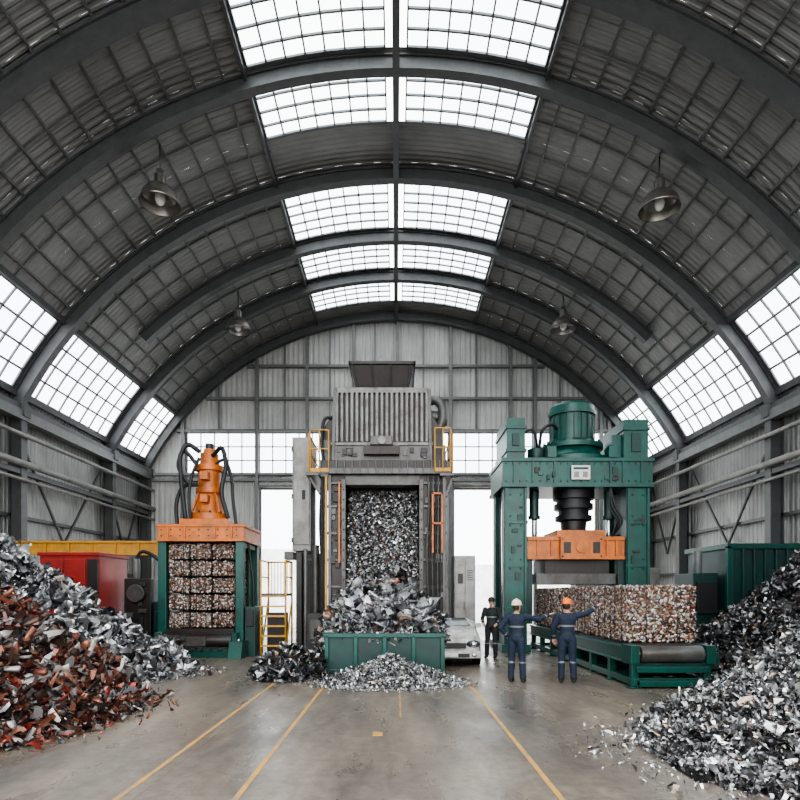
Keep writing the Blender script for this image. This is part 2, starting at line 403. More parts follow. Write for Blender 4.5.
# ------------------------------------------------------------------ hanging lamps
def lamp(x,y,z,R,ztop):
    mb=MB()
    mb.lathe(x,y,[(z-.30,R),(z-.27,R*1.02),(z-.22,R*.98),(z,R*.88),(z+.22,R*.62),(z+.33,R*.36),(z+.38,R*.26),(z+.7,R*.24),(z+.74,.04)],'lamp',28)
    mb.lathe(x,y,[(z-.28,R*.97),(z,R*.83),(z+.2,R*.58),(z+.3,.1)],'lamp',28)
    mb.ball((x,y,z-.08),(.17,.17,.25),'white')
    for j in range(8):
        t=j*pi/4; mb.beam((x+R*.27*math.cos(t),y+R*.27*math.sin(t),z+.4),(x+R*.27*math.cos(t),y+R*.27*math.sin(t),z+.68),.03,.05,'lamp')
    mb.tube([(x,y,z+.7),(x,y,ztop)],.03,'steel',8)
    mb.box(x-.09,x+.09,y-.09,y+.09,z+.74,z+.9,'steel')
    mb.obj('high_bay_lamp')
def roofz(x): return CZ+math.sqrt(RR**2-x*x)-.03
lamp(-8.1,20.6,15.55,.68,roofz(8.1)); lamp(9.0,20.5,15.3,.68,roofz(9)); lamp(-8.05,30.6,15.6,.64,roofz(8.05)); lamp(8.5,30.5,15.6,.64,roofz(8.5))

# ------------------------------------------------------------------ scrap generators
T_fold=(np.array([(-.5,-.5,0),(0,-.5,.25),(.5,-.5,0),(-.5,.5,.05),(0,.5,.2),(.5,.5,-.12)]),np.array([(0,1,4,3),(1,2,5,4)]))
T_curl=(np.array([(x,y,z) for x,z in((-.5,.25),(-.3,-.05),(0,-.15),(.3,0),(.45,.3)) for y in(-.5,.5)]),np.array([(2*i,2*i+1,2*i+3,2*i+2) for i in range(4)]))
T_box=(np.array([(-.5,-.5,-.5),(.5,-.5,-.5),(.5,.5,-.5),(-.5,.5,-.5),(-.5,-.5,.5),(.5,-.5,.5),(.5,.5,.5),(-.5,.5,.5)]),np.array([(0,3,2,1),(4,5,6,7),(0,1,5,4),(1,2,6,5),(2,3,7,6),(3,0,4,7)]))
def _crump(n=4,amp=1.0,seed=0):
    r_=np.random.default_rng(seed); d=n-1
    g=[(x/d-.5+r_.normal()*.05,y/d-.5+r_.normal()*.05,amp*(.2*math.sin(x*2.3*3/d+y*1.1+seed)+.12*math.sin(y*4.1*3/d-x+seed*2)+r_.normal()*.07)) for x in range(n) for y in range(n)]
    return (np.array(g),np.array([(n*i+j,n*i+j+1,n*i+j+n+1,n*i+j+n) for i in range(d) for j in range(d)]))
T_crump=_crump(4,1.2,1); PANELS=[_crump(7,1.1,s_) for s_ in range(2,8)]
def _twist(turn,curve,n=6):
    v=[]
    for i in range(n):
        u=i/(n-1); a=turn*u; x=u-.5; z=curve*math.cos((u-.5)*3)-curve*.6; w=.5*(1-.35*abs(2*u-1))
        v+=[(x,-w*math.cos(a),z*1.0-w*math.sin(a)),(x,w*math.cos(a),z+w*math.sin(a))]
    return (np.array(v),np.array([(2*i,2*i+1,2*i+3,2*i+2) for i in range(n-1)]))
T_tw1=_twist(2.6,.3); T_tw2=_twist(4.4,.9)
def quatmats(n):
    q=rng.normal(size=(n,4)); q/=np.linalg.norm(q,axis=1)[:,None]; w,x,y,z=q.T
    return np.stack([1-2*(y*y+z*z),2*(x*y-z*w),2*(x*z+y*w),2*(x*y+z*w),1-2*(x*x+z*z),2*(y*z-x*w),2*(x*z-y*w),2*(y*z+x*w),1-2*(x*x+y*y)],1).reshape(n,3,3)
class Chips:
    def __init__(s): s.V=[];s.Q=[];s.C=[];s.n=0
    def add(s,pos,size,col,T,jit=.18,flat=None):
        tv,tq=T; n=len(pos)
        if n==0: return
        v=tv[None]*size[:,None,:]+rng.normal(size=(n,len(tv),3))*jit*size.mean(1)[:,None,None]*.5
        R=quatmats(n)
        if flat is not None:
            E=rng.normal(size=(n,3,3))*flat+np.eye(3)[None]
            R,_=np.linalg.qr(E)
        v=np.einsum('nij,nkj->nki',R,v)+pos[:,None,:]
        s.V.append(v.reshape(-1,3)); q=tq[None]+(np.arange(n)*len(tv))[:,None,None]+s.n
        s.Q.append(q.reshape(-1,4)); s.n+=n*len(tv)
        s.C.append(np.repeat(col,len(tq),axis=0))
    def raw(s,V,Q,col):
        s.V.append(V); s.Q.append(Q+s.n); s.n+=len(V); s.C.append(np.repeat(np.array([col]),len(Q),axis=0))
    def obj(s,name,mat,loc):
        V=np.concatenate(s.V)-np.array(loc)[None]; Q=np.concatenate(s.Q); C=np.concatenate(s.C)
        wz=V[:,2]+loc[2]; V[:,2]=np.where(wz<0,-loc[2]+.002,V[:,2])
        V[:,0]=np.clip(V[:,0]+loc[0],-15.0,15.0)-loc[0]
        me=bpy.data.meshes.new(name); me.vertices.add(len(V)); me.vertices.foreach_set('co',V.astype(np.float32).ravel())
        me.loops.add(len(Q)*4); me.loops.foreach_set('vertex_index',Q.astype(np.int32).ravel())
        me.polygons.add(len(Q)); me.polygons.foreach_set('loop_start',(np.arange(len(Q))*4).astype(np.int32))
        me.update(calc_edges=True)
        at=me.attributes.new('Col','FLOAT_COLOR','FACE'); c4=np.concatenate([C,np.ones((len(C),1))],1).astype(np.float32)
        at.data.foreach_set('color',c4.ravel()); me.materials.append(M[mat])
        o=bpy.data.objects.new(name,me); o.location=loc; scene.collection.objects.link(o); return o
def pal(n,cols,w,var=.3):
    w=np.array(w)/sum(w); i=rng.choice(len(cols),n,p=w); c=np.array(cols)[i]*rng.uniform(1-var,1+var,(n,1)); return np.clip(c,0,1)
def snoise(x,y,s):
    return (np.sin(x*2.1*s+y*1.3*s+s)+np.sin(x*1.1*s-y*2.7*s+2.1*s)+np.sin(x*3.7*s+y*3.1*s))/3
SIL=([(.60,.60,.60),(.38,.38,.39),(.18,.18,.19),(.78,.77,.75),(.26,.20,.16),(.05,.05,.055)],[4,4.5,4,1.3,1,2.2])
DRK=([(.13,.13,.135),(.26,.26,.265),(.05,.05,.052),(.42,.42,.42),(.16,.11,.08)],[4,3,4.5,1.4,1.2])
BRN=([(.17,.055,.038),(.26,.11,.07),(.085,.05,.04),(.34,.32,.31),(.04,.036,.036),(.22,.03,.022),(.55,.52,.49),(.18,.17,.165)],[4,3.4,5,2.4,4,1.0,1.2,2])
def mound(name,cx,cy,rx,ry,H,n,smin,smax,pl,mat='scrap',p=1.0,elong=1.6,scatter=.1,rough=.12,z0=0.0,ch=None,final=True,big=None,fr=(.12,.12,.08,.24,.26,.18),panels=None,sprd=.08):
    ch=ch or Chips()
    def h(x,y):
        r=np.sqrt(((x-cx)/rx)**2+((y-cy)/ry)**2)
        r=r*(1+.06*snoise(x,y,1.2)); return z0+H*np.clip(1-r,0,None)**p*(1+.10*snoise(x,y,.9))+rough*snoise(x,y,2.3)*(r<.92)
    G=60; gx,gy=np.meshgrid(np.linspace(cx-rx,cx+rx,G),np.linspace(cy-ry,cy+ry,G),indexing='ij'); gz=z0+(h(gx,gy)-z0)*.94-.03
    V=np.stack([gx,gy,gz],-1).reshape(-1,3); idx=np.arange(G*G).reshape(G,G)
    Q=np.stack([idx[:-1,:-1],idx[1:,:-1],idx[1:,1:],idx[:-1,1:]],-1).reshape(-1,4)
    keep=(gz[:-1,:-1]+gz[1:,1:]).reshape(-1)/2>z0-.01
    ch.raw(V,Q[keep],(.035,.033,.032))
    for T,f_ in zip((T_fold,T_curl,T_box,T_crump,T_tw1,T_tw2),fr):
        k=int(n*f_); a=rng.uniform(0,2*pi,k); r=np.sqrt(rng.uniform(0,1,k)); sc=rng.uniform(0,1,k)<scatter
        r=np.where(sc,.95+np.abs(rng.normal(size=k))*sprd,r)
        x=cx+rx*r*np.cos(a); y=cy+ry*r*np.sin(a); z=np.maximum(h(x,y),0.0)
        s=smin+(smax-smin)*rng.uniform(0,1,k)**2.6; s=np.where(sc,s*.6,s)
        tw=T is T_tw1 or T is T_tw2
        if tw: size=np.stack([s*rng.uniform(1.3,elong*1.4,k),s*rng.uniform(.25,.55,k),s*rng.uniform(.25,.55,k)],1)
        else: size=np.stack([s*rng.uniform(.8,elong,k),s*rng.uniform(.25,.8,k),s*rng.uniform(.3,.9,k)*(.3 if T is T_box else 1)],1)
        z=z+rng.uniform(-.2,.5,k)*s; z=np.where(sc|(z<.02),np.maximum(z,.02+s*.12),z)
        ch.add(np.stack([x,y,z],1),size,pal(k,*pl),T)
    if panels: # crumpled body panels
        k,l0,l1=panels
        for T in PANELS:
            a=rng.uniform(0,2*pi,k); r=np.sqrt(rng.uniform(0,.85,k)); x=cx+rx*r*np.cos(a); y=cy+ry*r*np.sin(a); z=h(x,y)+.02
            L_=rng.uniform(l0,l1,k); ch.add(np.stack([x,y,z],1),np.stack([L_,L_*rng.uniform(.4,.9,k),L_*rng.uniform(.4,.8,k)],1),pal(k,*pl),T,.03,flat=.7)
    if big:
        k,l0,l1=big; a=rng.uniform(0,2*pi,k); r=np.sqrt(rng.uniform(0,.8,k)); x=cx+rx*r*np.cos(a); y=cy+ry*r*np.sin(a); z=h(x,y)+.03
        L_=rng.uniform(l0,l1,k); ch.add(np.stack([x,y,z],1),np.stack([L_,rng.uniform(.03,.10,k),rng.uniform(.02,.06,k)],1),pal(k,*pl),T_box,.08,flat=.5)
    if final: return ch.obj(name,mat,(cx,cy,0))
    return ch
mound('shredded_metal_pile',7.4,7.0,4.4,3.2,2.95,62000,.025,.12,SIL,elong=2.0,scatter=.06,sprd=.10)
mound('scrap_metal_pile',11.7,14.7,5.1,3.3,4.1,28000,.05,.2,DRK,scatter=.04)
mound('rusty_scrap_pile',-7.6,9.2,3.45,3.6,2.7,34000,.03,.22,BRN,'scrapm',elong=2.4,rough=.14,big=(350,.2,.7),scatter=.05,panels=(60,.2,.5))
mound('scrap_metal_pile',-10.0,14.2,5.1,3.0,3.35,28000,.05,.26,SIL,elong=2.2,rough=.16,big=(200,.3,.9),panels=(50,.2,.6))
mound('shredded_metal_pile',-.12,12.68,1.5,1.05,.56,15000,.025,.10,SIL,p=1.1,elong=1.7,scatter=.14,rough=.04,sprd=.14)
mound('dark_scrap_pile',-2.42,13.6,.75,.85,.62,4500,.04,.2,DRK,p=.7,elong=2.4,big=(70,.2,.7),rough=.06,panels=(10,.2,.5))
CARP=([(.42,.43,.44),(.62,.62,.61),(.16,.16,.17),(.05,.05,.05),(.24,.15,.11),(.07,.09,.13),(.2,.05,.04)],[4,2.4,3.5,4.5,1,.6,.3])
ch=mound('',-.45,16.3,1.75,1.25,2.5,6500,.04,.18,CARP,p=.45,elong=2.2,scatter=0,rough=.1,final=False,panels=(26,.3,.75))
mound('crushed_car_scrap_heap',-.28,14.75,1.50,.70,1.28,9500,.04,.18,CARP,'scrapm',p=.5,elong=2.4,scatter=0,rough=.08,z0=.76,ch=ch,big=(170,.25,.8),panels=(30,.25,.66))
CAN=([(.50,.47,.43),(.66,.61,.55),(.28,.075,.045),(.18,.105,.075),(.32,.20,.13),(.08,.065,.058),(.2,.23,.26)],[4,2.0,1.9,3.4,3.2,3.0,.5])
def bale_stack(name,x0,x1,y0,y1,z0,z1,nx,ny,nz,cs_=.075,gap=.03):
    ch=Chips(); tv,tq=T_box
    dx=(x1-x0)/nx; dy=(y1-y0)/ny; dz=(z1-z0)/nz
    for i in range(nx):
        for j in range(ny):
            for k in range(nz):
                a=np.array([x0+i*dx+gap/2,y0+j*dy+gap/2,z0+k*dz+(gap/2 if k else 0)]); b_=a+np.array([dx,dy,dz])-gap
                c=(a+b_)/2; s=(b_-a)-.04
                ch.raw(tv*s+c,tq,(.10,.085,.075))
                for ax in range(3):
                    o=[q for q in range(3) if q!=ax]
                    for sd in(0,1):
                        if (ax==0 and ((sd==0 and i) or (sd==1 and i<nx-1))): continue
                        if (ax==1 and ((sd==0 and j) or (sd==1 and j<ny-1))): continue
                        if (ax==2 and ((sd==0) or (k<nz-1))): continue
                        A=(b_-a)[o[0]]*(b_-a)[o[1]]; n=int(A/cs_**2*1.9)
                        P=np.zeros((n,3)); P[:,o[0]]=rng.uniform(a[o[0]]+.02,b_[o[0]]-.02,n); P[:,o[1]]=rng.uniform(a[o[1]]+.02,b_[o[1]]-.02,n)
                        P[:,ax]=(b_ if sd else a)[ax]+rng.uniform(-.03,.0,n)*(1 if sd else -1)
                        sz=rng.uniform(.5,1.25,(n,3))*cs_; sz[:,ax]*=.5
                        ch.add(P,sz,pal(n,*CAN),T_box,.35,flat=.3)
                for q in(.28,.72):
                    ch.raw(tv*np.array([(b_-a)[0]+.03,.014,(b_-a)[2]+.03*(k==nz-1)])+np.array([c[0],a[1]+(b_-a)[1]*q,c[2]]),tq,(.05,.05,.05))
                    ch.raw(tv*np.array([.014,(b_-a)[1]+.03,(b_-a)[2]+.03*(k==nz-1)])+np.array([a[0]+(b_-a)[0]*q,c[1],c[2]]),tq,(.05,.05,.05))
    return ch.obj(name,'bale',((x0+x1)/2,(y0+y1)/2,z0))
bale_stack('can_bale_stack',4.82,6.36,12.6,20.9,.86,2.12,1,8,1,.05,.07)
bale_stack('can_bale_stack',-6.88,-4.9,18.1,19.75,.86,3.42,3,1,5,.05,.045)

# ------------------------------------------------------------------ central shredder
mb=MB(); F=18.0
mb.box(-2.3,1.7,F,F+4,0,.35,'dgrey')
mb.box(-2.04,-1.53,F,F+3.6,.35,5.45,'dgrey'); mb.box(.72,1.5,F,F+3.6,.35,5.45,'dgrey')
mb.box(-1.53,.72,F+1.2,F+3.6,.35,5.45,'dgrey')
mb.box(-1.53,.72,F,F+.5,5.15,5.45,'mgrey'); mb.box(-1.53,.72,F+.1,F+1.2,.35,1.6,'dgrey')
for x0,x1 in((-1.63,-1.5),(.69,.82)): mb.box(x0,x1,F-.12,F,1.2,5.3,'mgrey')
for x in(-1.98,1.44): mb.box(x-.05,x+.05,F-.1,F,.35,5.45,'mgrey')
for z in(1.3,2.1,2.9,3.7,4.5,5.2):
    mb.box(-2.08,-1.6,F-.08,F,z-.04,z+.04,'mgrey'); mb.box(.8,1.52,F-.08,F,z-.04,z+.04,'mgrey')
mb.greeble(-2.0,-1.62,.6,5.3,F,30,['dgrey','mgrey','black','dgrey'],.05,.18); mb.greeble(.85,1.42,.6,5.3,F,44,['dgrey','mgrey','black','dgrey','rgrey'],.05,.22)
mb.bolts((-1.56,.76),[1.4+.3*i for i in range(13)],F-.12,'dgrey',.025)
for i in range(6): mb.tube(spline([(.95+.08*i,F-.1,5.4),(.98+.07*i,F-.16,4.5),(.92+.08*i,F-.14,3.0),(1.0+.06*i,F-.12,1.0)]),.022,'black' if i%2 else 'mgrey',8)
mb.box(-2.12,-2.05,F-.14,F+.0,1.2,5.4,'yellow'); mb.box(-1.72,-1.66,F-.16,F-.02,2.8,5.2,'orange')
for a0,a1,z0,z1 in((1.06,1.12,3.1,4.9),(1.34,1.40,3.1,4.9),(1.06,1.40,4.84,4.9),(1.06,1.40,3.95,4.01)): mb.box(a0,a1,F-.2,F-.1,z0,z1,'orange')
mb.box(-2.36,1.62,F-.2,F+3.9,5.45,5.62,'mgrey'); mb.box(-2.28,1.55,F-.14,F+3.8,5.62,5.86,'dgrey')
for i in range(17): mb.box(-2.26+i*.235,-2.22+i*.235,F-.21,F-.13,5.45,5.86,'mgrey')
# ribbed crusher box, upper part slightly narrower
mb.box(-1.78,.94,F+.05,F+3.3,5.86,8.0,'dgrey')
mb.box(-1.84,1.0,F-.05,F+3.4,7.9,8.06,'rgrey')
mb.box(-1.95,1.11,F-.08,F+3.4,6.32,6.42,'rgrey')
mb.box(-1.9,1.06,F-.1,F+.1,5.86,6.3,'mgrey')
for i in range(19):
    x=-1.76+i*(2.68/18); mb.box(x-.042,x+.042,F-.12,F+.1,6.42,7.9,'rgrey')
for x0,x1 in((-1.9,-1.76),(.92,1.06)):
    for i in range(10): y=F+.2+i*.32; mb.box(x0,x1,y-.035,y+.035,6.42,7.9,'rgrey')
for x,s_ in((-1.88,1),(1.04,-1)): mb.beam((x,F-.06,5.86),(x+.06*s_,F-.06,8.0),.1,.14,'mgrey')
for sg,xa,xb in((-1,-1.78,-2.25),(1,.94,1.4)):
    vs=[(xa,F+.1,5.86),(xb,F+.1,5.86),(xa,F+.1,7.5),(xa,F+3,5.86),(xb,F+3,5.86),(xa,F+3,7.5),(xb,F+.1,6.8),(xb,F+3,6.8)]
    mb.add(vs,[(0,1,6,2),(3,5,7,4),(1,4,7,6),(6,7,5,2),(0,3,4,1)],'dgrey')
mb.box(-.95,.1,F-.34,F,6.0,6.26,'dgrey'); mb.box(-.75,-.1,F-.42,F-.05,6.26,6.52,'mgrey')
mb.tube([(-.42,F-.48,6.38),(-.42,F-.42,6.38)],.12,'lgrey',20)
mb.greeble(-1.8,-1.0,5.9,6.28,F-.1,8,['dgrey','mgrey'],.06,.2,.08); mb.greeble(.2,1.0,5.9,6.28,F-.1,8,['dgrey','mgrey','rgrey'],.06,.2,.08)
z0,z1=8.06,8.86
vs=[(-1.2,F+.4,z0),(.36,F+.4,z0),(.36,F+2.2,z0),(-1.2,F+2.2,z0),(-1.40,F+.1,z1),(.56,F+.1,z1),(.56,F+2.5,z1),(-1.40,F+2.5,z1)]
mb.add(vs,[(0,1,5,4),(1,2,6,5),(2,3,7,6),(3,0,4,7),(0,3,2,1)],'dgrey')
for e in((-1.43,.59,F+.04,F+.14),(-1.43,.59,F+2.46,F+2.56)): mb.box(e[0],e[1],e[2],e[3],z1-.06,z1+.03,'dgrey')
for e in((-1.43,-1.36),(.52,.59)): mb.box(e[0],e[1],F+.04,F+2.56,z1-.06,z1+.03,'dgrey')
for x in(-1.2,-.68,-.16,.36): mb.beam((x*.98,F+.33,z0+.05),(x*1.12+.02,F+.06,z1-.05),.05,.06,'dgrey')
mb.tube(spline([(.9,F+.4,7.75),(1.2,F+.35,7.8),(1.4,F+.3,7.6),(1.42,F+.3,7.2),(1.3,F+.3,6.9)]),.14,'mgrey',12)
mb.tube([(1.0,F+.6,7.35),(1.5,F+.6,7.35)],.22,'mgrey',18); mb.tube([(1.5,F+.6,7.35),(1.58,F+.6,7.35)],.27,'rgrey',18)
mb.tube([(1.0,F+.5,6.6),(1.45,F+.5,6.6)],.22,'dgrey',18)
mb.box(1.1,1.5,F+.2,F+.9,5.86,6.4,'mgrey'); mb.box(-2.2,-1.95,F,F+.6,5.86,6.5,'mgrey')
mb.tube(spline([(-1.9,F+.1,7.2),(-2.15,F,7.1),(-2.22,F-.1,6.4),(-2.15,F-.05,5.7)]),.05,'black',8)
mb.box(-2.68,-2.3,F-.2,F+2.5,5.4,5.5,'mgrey'); mb.box(1.3,1.72,F-.25,F+2.5,5.38,5.46,'mgrey')
rail(mb,(-2.55,F-.2,5.5),(-2.0,F-.2,5.5),1.25,posts=3,r=.02); rail(mb,(-2.6,F-.15,5.5),(-2.6,F+2.4,5.5),1.15,posts=4,r=.02)
rail(mb,(1.15,F-.25,5.5),(1.62,F-.25,5.5),1.3,posts=3,r=.02); rail(mb,(1.68,F-.2,5.5),(1.68,F+2.4,5.5),1.15,posts=4,r=.02)
mb.beam((-2.6,F,5.4),(-2.1,F,4.6),.08,.08,'mgrey'); mb.beam((1.7,F,5.4),(1.5,F,4.8),.08,.08,'mgrey')
for i in range(4): mb.tube(spline([(-2.1-.04*i,F-.05,5.4),(-2.13-.05*i,F-.1,4),(-2.1-.04*i,F-.1,2.5),(-2.12-.04*i,F-.05,.4)]),.025,'black',8)
mb.add([(-1.53,F+1.15,5.15),(.72,F+1.15,5.15),(.72,F+.0,2.0),(-1.53,F+.0,2.0)],[(0,1,2,3)],'dgrey')
mb.box(-3.0,-2.35,F+1.5,F+2.6,.0,3.2,'dgrey'); mb.greeble(-2.95,-2.4,.3,3.1,F+1.5,14,['mgrey','black','dgreen'],.08,.25)
mb.tube([(-2.5,F+.7,0),(-2.5,F+.7,3.4)],.11,'mgrey',14); mb.tube([(-2.85,F+.9,0),(-2.85,F+.9,3.3)],.06,'steel2',10)
mb.box(-2.7,-2.1,F+.2,F+.9,0,1.3,'dgrey'); mb.box(-2.62,-2.2,F+.16,F+.2,.5,1.1,'mgrey')
mb.obj('metal_shredder',.012)
mb=MB(); mb.box(-3.32,-2.72,19.2,20.4,3.25,6.9,'lgrey'); mb.box(-3.28,-2.76,19.16,19.2,3.45,6.75,'lgrey')
mb.box(-3.22,-3.02,19.3,20.3,0.0,3.25,'dgrey')
for z in(3.6,5.0,6.5): mb.box(-3.34,-3.28,19.13,19.18,z-.08,z+.08,'mgrey')
mb.box(-3.0,-2.9,19.12,19.16,4.9,5.2,'black'); mb.box(-3.6,-3.3,19.3,20,3.0,3.25,'mgrey')
mb.obj('electrical_cabinet',.02)
mb=MB(); mb.box(1.78,2.42,18.3,19.3,0.08,3.05,'lgrey'); mb.box(1.81,2.09,18.27,18.3,.2,2.95,'lgrey'); mb.box(2.12,2.39,18.27,18.3,.2,2.95,'lgrey')
mb.box(1.9,2.3,18.3,19.2,0,.08,'black'); mb.box(2.06,2.08,18.24,18.27,1.4,1.65,'black'); mb.box(1.88,2.04,18.25,18.27,2.2,2.5,'dgrey')
for i in range(5): mb.box(2.17,2.34,18.255,18.27,2.3+i*.07,2.33+i*.07,'mgrey')
mb.obj('electrical_cabinet',.015)
ch=Chips(); n=16000
u=rng.uniform(0,1,n); x=-1.46+2.12*rng.uniform(0,1,n); z=5.1-3.0*u; yy=F+1.05-1.1*u-rng.uniform(0,.28,n)
for T,a,b_ in((T_fold,0,4000),(T_tw1,4000,8000),(T_tw2,8000,11000),(T_crump,11000,14000),(T_box,14000,n)):
    k=b_-a; s=rng.uniform(.03,.10,k); ch.add(np.stack([x,yy,z],1)[a:b_],np.stack([s,s*.6,s*.4],1),pal(k,[(.65,.65,.65),(.35,.35,.36),(.08,.08,.085),(.8,.78,.75),(.3,.15,.1)],[4,3,5,2,.8]),T)
ch.obj('shredded_metal_cascade','scrap',(-.4,F+.5,2.1))

# bin
mb=MB()
X0,X1,A,B=-1.66,1.13,14.05,15.4
for x0,x1,y0,y1 in((X0,X1,A,A+.06),(X0,X1,B-.06,B),(X0,X0+.06,A,B),(X1-.06,X1,A,B)): mb.box(x0,x1,y0,y1,0,.9,'dgreen')
mb.box(X0,X1,A,B,0,.06,'dgreen')
mb.box(X0-.05,X1+.05,A-.06,A+.08,.86,.96,'green'); mb.box(X0-.05,X0+.08,A,B,.86,.96,'green'); mb.box(X1-.08,X1+.05,A,B,.86,.96,'green')
for i in range(5): x=X0+.04+i*(X1-X0-.08)/4; mb.box(x-.05,x+.05,A-.06,A,.0,.9,'green')
mb.box(X0,X1,A-.05,A,.02,.12,'green')
mb.obj('scrap_bin',.012)

# car (crushed white hatchback, nose toward viewer, roof caved in)
mb=MB(); cxx=1.38; cy=15.42
def carsec(y,w,zb,zt,wt,dn=0): 
    c=cxx; return [(c-w,y,zb),(c-w*1.0,y,zb+.25),(c-w*.98,y,zt-.12),(c-wt,y,zt-dn*.5),(c,y,zt+.03-dn),(c+wt,y,zt-dn*.3),(c+w*.98,y,zt-.12),(c+w,y,zb+.25),(c+w,y,zb)]
secs=[carsec(cy,.62,.3,.62,.5),carsec(cy+.04,.76,.22,.72,.62),carsec(cy+.27,.84,.2,.82,.72,.03),carsec(cy+.55,.85,.2,.90,.74,-.05),carsec(cy+.8,.86,.2,.93,.76,.04),carsec(cy+1.05,.86,.2,.99,.76),carsec(cy+1.5,.86,.2,1.2,.64,.06),carsec(cy+1.8,.86,.2,1.22,.62,.12),carsec(cy+2.0,.86,.2,1.2,.62,.05),carsec(cy+2.3,.84,.25,1.0,.66)]
vs=[p for s_ in secs for p in s_]; n=9; fs=[]
for i in range(len(secs)-1):
    for j in range(n-1): fs.append((i*n+j,(i)*n+j+1,(i+1)*n+j+1,(i+1)*n+j))
fs.append(tuple(range(n))); fs.append(tuple((len(secs)-1)*n+j for j in reversed(range(n))))
mb.add(vs,fs,'carw')
c=cxx
mb.add([(c-.67,cy+1.03,1.02),(c+.67,cy+1.03,1.02),(c+.56,cy+1.46,1.21),(c-.56,cy+1.46,1.21)],[(0,1,2,3)],'glassd')
mb.box(c-.42,c+.42,cy-.05,cy+.02,.48,.62,'black'); mb.box(c-.78,c+.78,cy-.12,cy+.12,.24,.42,'carw'); mb.box(c-.5,c+.5,cy-.14,cy-.08,.26,.36,'black')
for sg in(-1,1):
    x=c+sg*.6; mb.ball((x,cy+.05,.59),(.19,.12,.10),'glassd'); mb.ball((x+sg*.02,cy-.02,.59),(.10,.07,.075),'chrome'); mb.ball((c+sg*.62,cy-.12,.32),(.07,.03,.05),'chrome')
    for y in(cy+.65,cy+1.85): mb.tube([(c+sg*.77-.09,y,.3),(c+sg*.77+.09,y,.3)],.3,'black',24); mb.tube([(c+sg*.78-.1,y,.3),(c+sg*.78+.1,y,.3)],.17,'lgrey',16)
mb.box(c+.84,c+.98,cy+1.15,cy+1.3,.95,1.08,'carw')
mb.box(c-.2,c+.2,cy-.16,cy-.13,.28,.38,'white')
mb.obj('wrecked_car',.02)

# ------------------------------------------------------------------ left baler press
mb=MB()
for x0,x1 in((-7.15,-6.9),(-4.82,-4.58)):
    for y0,y1 in((18.0,18.25),(19.8,20.05)): mb.box(x0,x1,y0,y1,.0,3.5,'green')
    mb.box(x0+.06,x1-.06,18.25,19.8,.3,.6,'green'); mb.box(x0+.06,x1-.06,18.25,19.8,3.3,3.5,'green')
mb.box(-6.9,-4.86,19.82,19.95,.6,3.45,'dgreen')
mb.box(-7.12,-4.54,17.9,20.1,3.5,3.92,'orange'); mb.box(-7.15,-4.5,17.86,20.14,3.45,3.54,'orange'); mb.box(-7.15,-4.5,17.86,20.14,3.88,3.97,'orange')
for x in(-6.8,-6.3,-5.4,-4.9): mb.box(x-.03,x+.03,17.85,17.92,3.54,3.9,'orange')
mb.bolts([-7.0+.28*i for i in range(9)],(3.62,3.8),17.9,'dgrey',.025)
C=(-5.9,19.0)
mb.box(-6.65,-5.15,18.4,19.6,3.97,4.2,'orange')
mb.lathe(*C,[(4.2,.0),(4.2,.62),(4.38,.62),(4.38,.5),(4.46,.46),(5.0,.34),(5.05,.42),(5.2,.42),(5.2,.34),(5.75,.34),(5.75,.44),(5.92,.44),(5.92,.3),(6.3,.27),(6.34,.2),(6.45,.18),(6.45,0)],'orange',28)
mb.lathe(*C,[(6.45,.0),(6.45,.13),(6.62,.13),(6.62,0)],'dgrey',16)
for j in range(10):
    t=j*pi/5; mb.tube([(C[0]+.55*math.cos(t),C[1]+.55*math.sin(t),4.38),(C[0]+.55*math.cos(t),C[1]+.55*math.sin(t),4.46)],.04,'dgrey',6)
for z in(4.7,5.4): mb.box(C[0]-.12,C[0]+.12,C[1]-.62,C[1]-.3,z,z+.25,'orange')
for j in range(4):
    t=j*pi/2+pi/4; mb.beam((C[0]+.6*math.cos(t),C[1]+.6*math.sin(t),4.4),(C[0]+.36*math.cos(t),C[1]+.36*math.sin(t),5.05),.05,.1,'orange')
for pts,r in(([(-6.2,18.7,5.9),(-6.55,18.6,6.3),(-6.75,18.6,5.9),(-6.55,18.5,5.5),(-6.3,18.5,5.2)],.06),([(-6.1,18.7,6.3),(-6.45,18.55,6.5),(-6.65,18.5,6.1),(-6.6,18.4,5.6),(-6.55,18.4,5.0),(-6.45,18.4,4.2)],.07),
  ([(-5.75,18.8,6.2),(-5.4,18.6,6.4),(-5.25,18.5,5.8),(-5.35,18.4,5.0),(-5.15,18.4,4.2)],.07),([(-5.7,18.8,5.9),(-5.35,18.7,6.05),(-5.1,18.6,5.5),(-5.0,18.4,4.8),(-4.9,18.4,4.0)],.05),([(-6.2,18.8,5.3),(-6.6,18.6,5.2),(-6.8,18.6,4.7),(-6.75,18.5,4.0)],.06),([(-6.1,18.6,6.1),(-6.3,18.5,5.5),(-6.35,18.4,4.8),(-6.3,18.4,4.2)],.05)):
    mb.tube(spline(pts),r,'black',8)
mb.box(-7.15,-4.56,17.7,20.1,0,.22,'green'); mb.box(-6.9,-4.85,17.95,20.0,.62,.84,'dgrey')
mb.box(-7.3,-7.0,17.2,18.3,0,.5,'green',taper=(1,.6)); mb.box(-4.85,-4.45,17.2,18.3,0,.5,'green',taper=(1,.6))
mb.tube([(-6.95,17.85,.5),(-4.85,17.85,.5)],.2,'dgrey',20); mb.tube([(-7.1,17.85,.5),(-4.65,17.85,.5)],.05,'chrome',12)
mb.box(-6.2,-5.6,17.62,17.68,.34,.62,'mgrey')
mb.box(-7.1,-6.96,17.6,18.1,.22,.74,'green'); mb.box(-4.82,-4.68,17.6,18.1,.22,.74,'green')
for i in range(8): mb.tube([(-6.8+i*.27,17.5,.24),(-6.8+i*.27,17.7,.24)],.04,'dgrey',8)
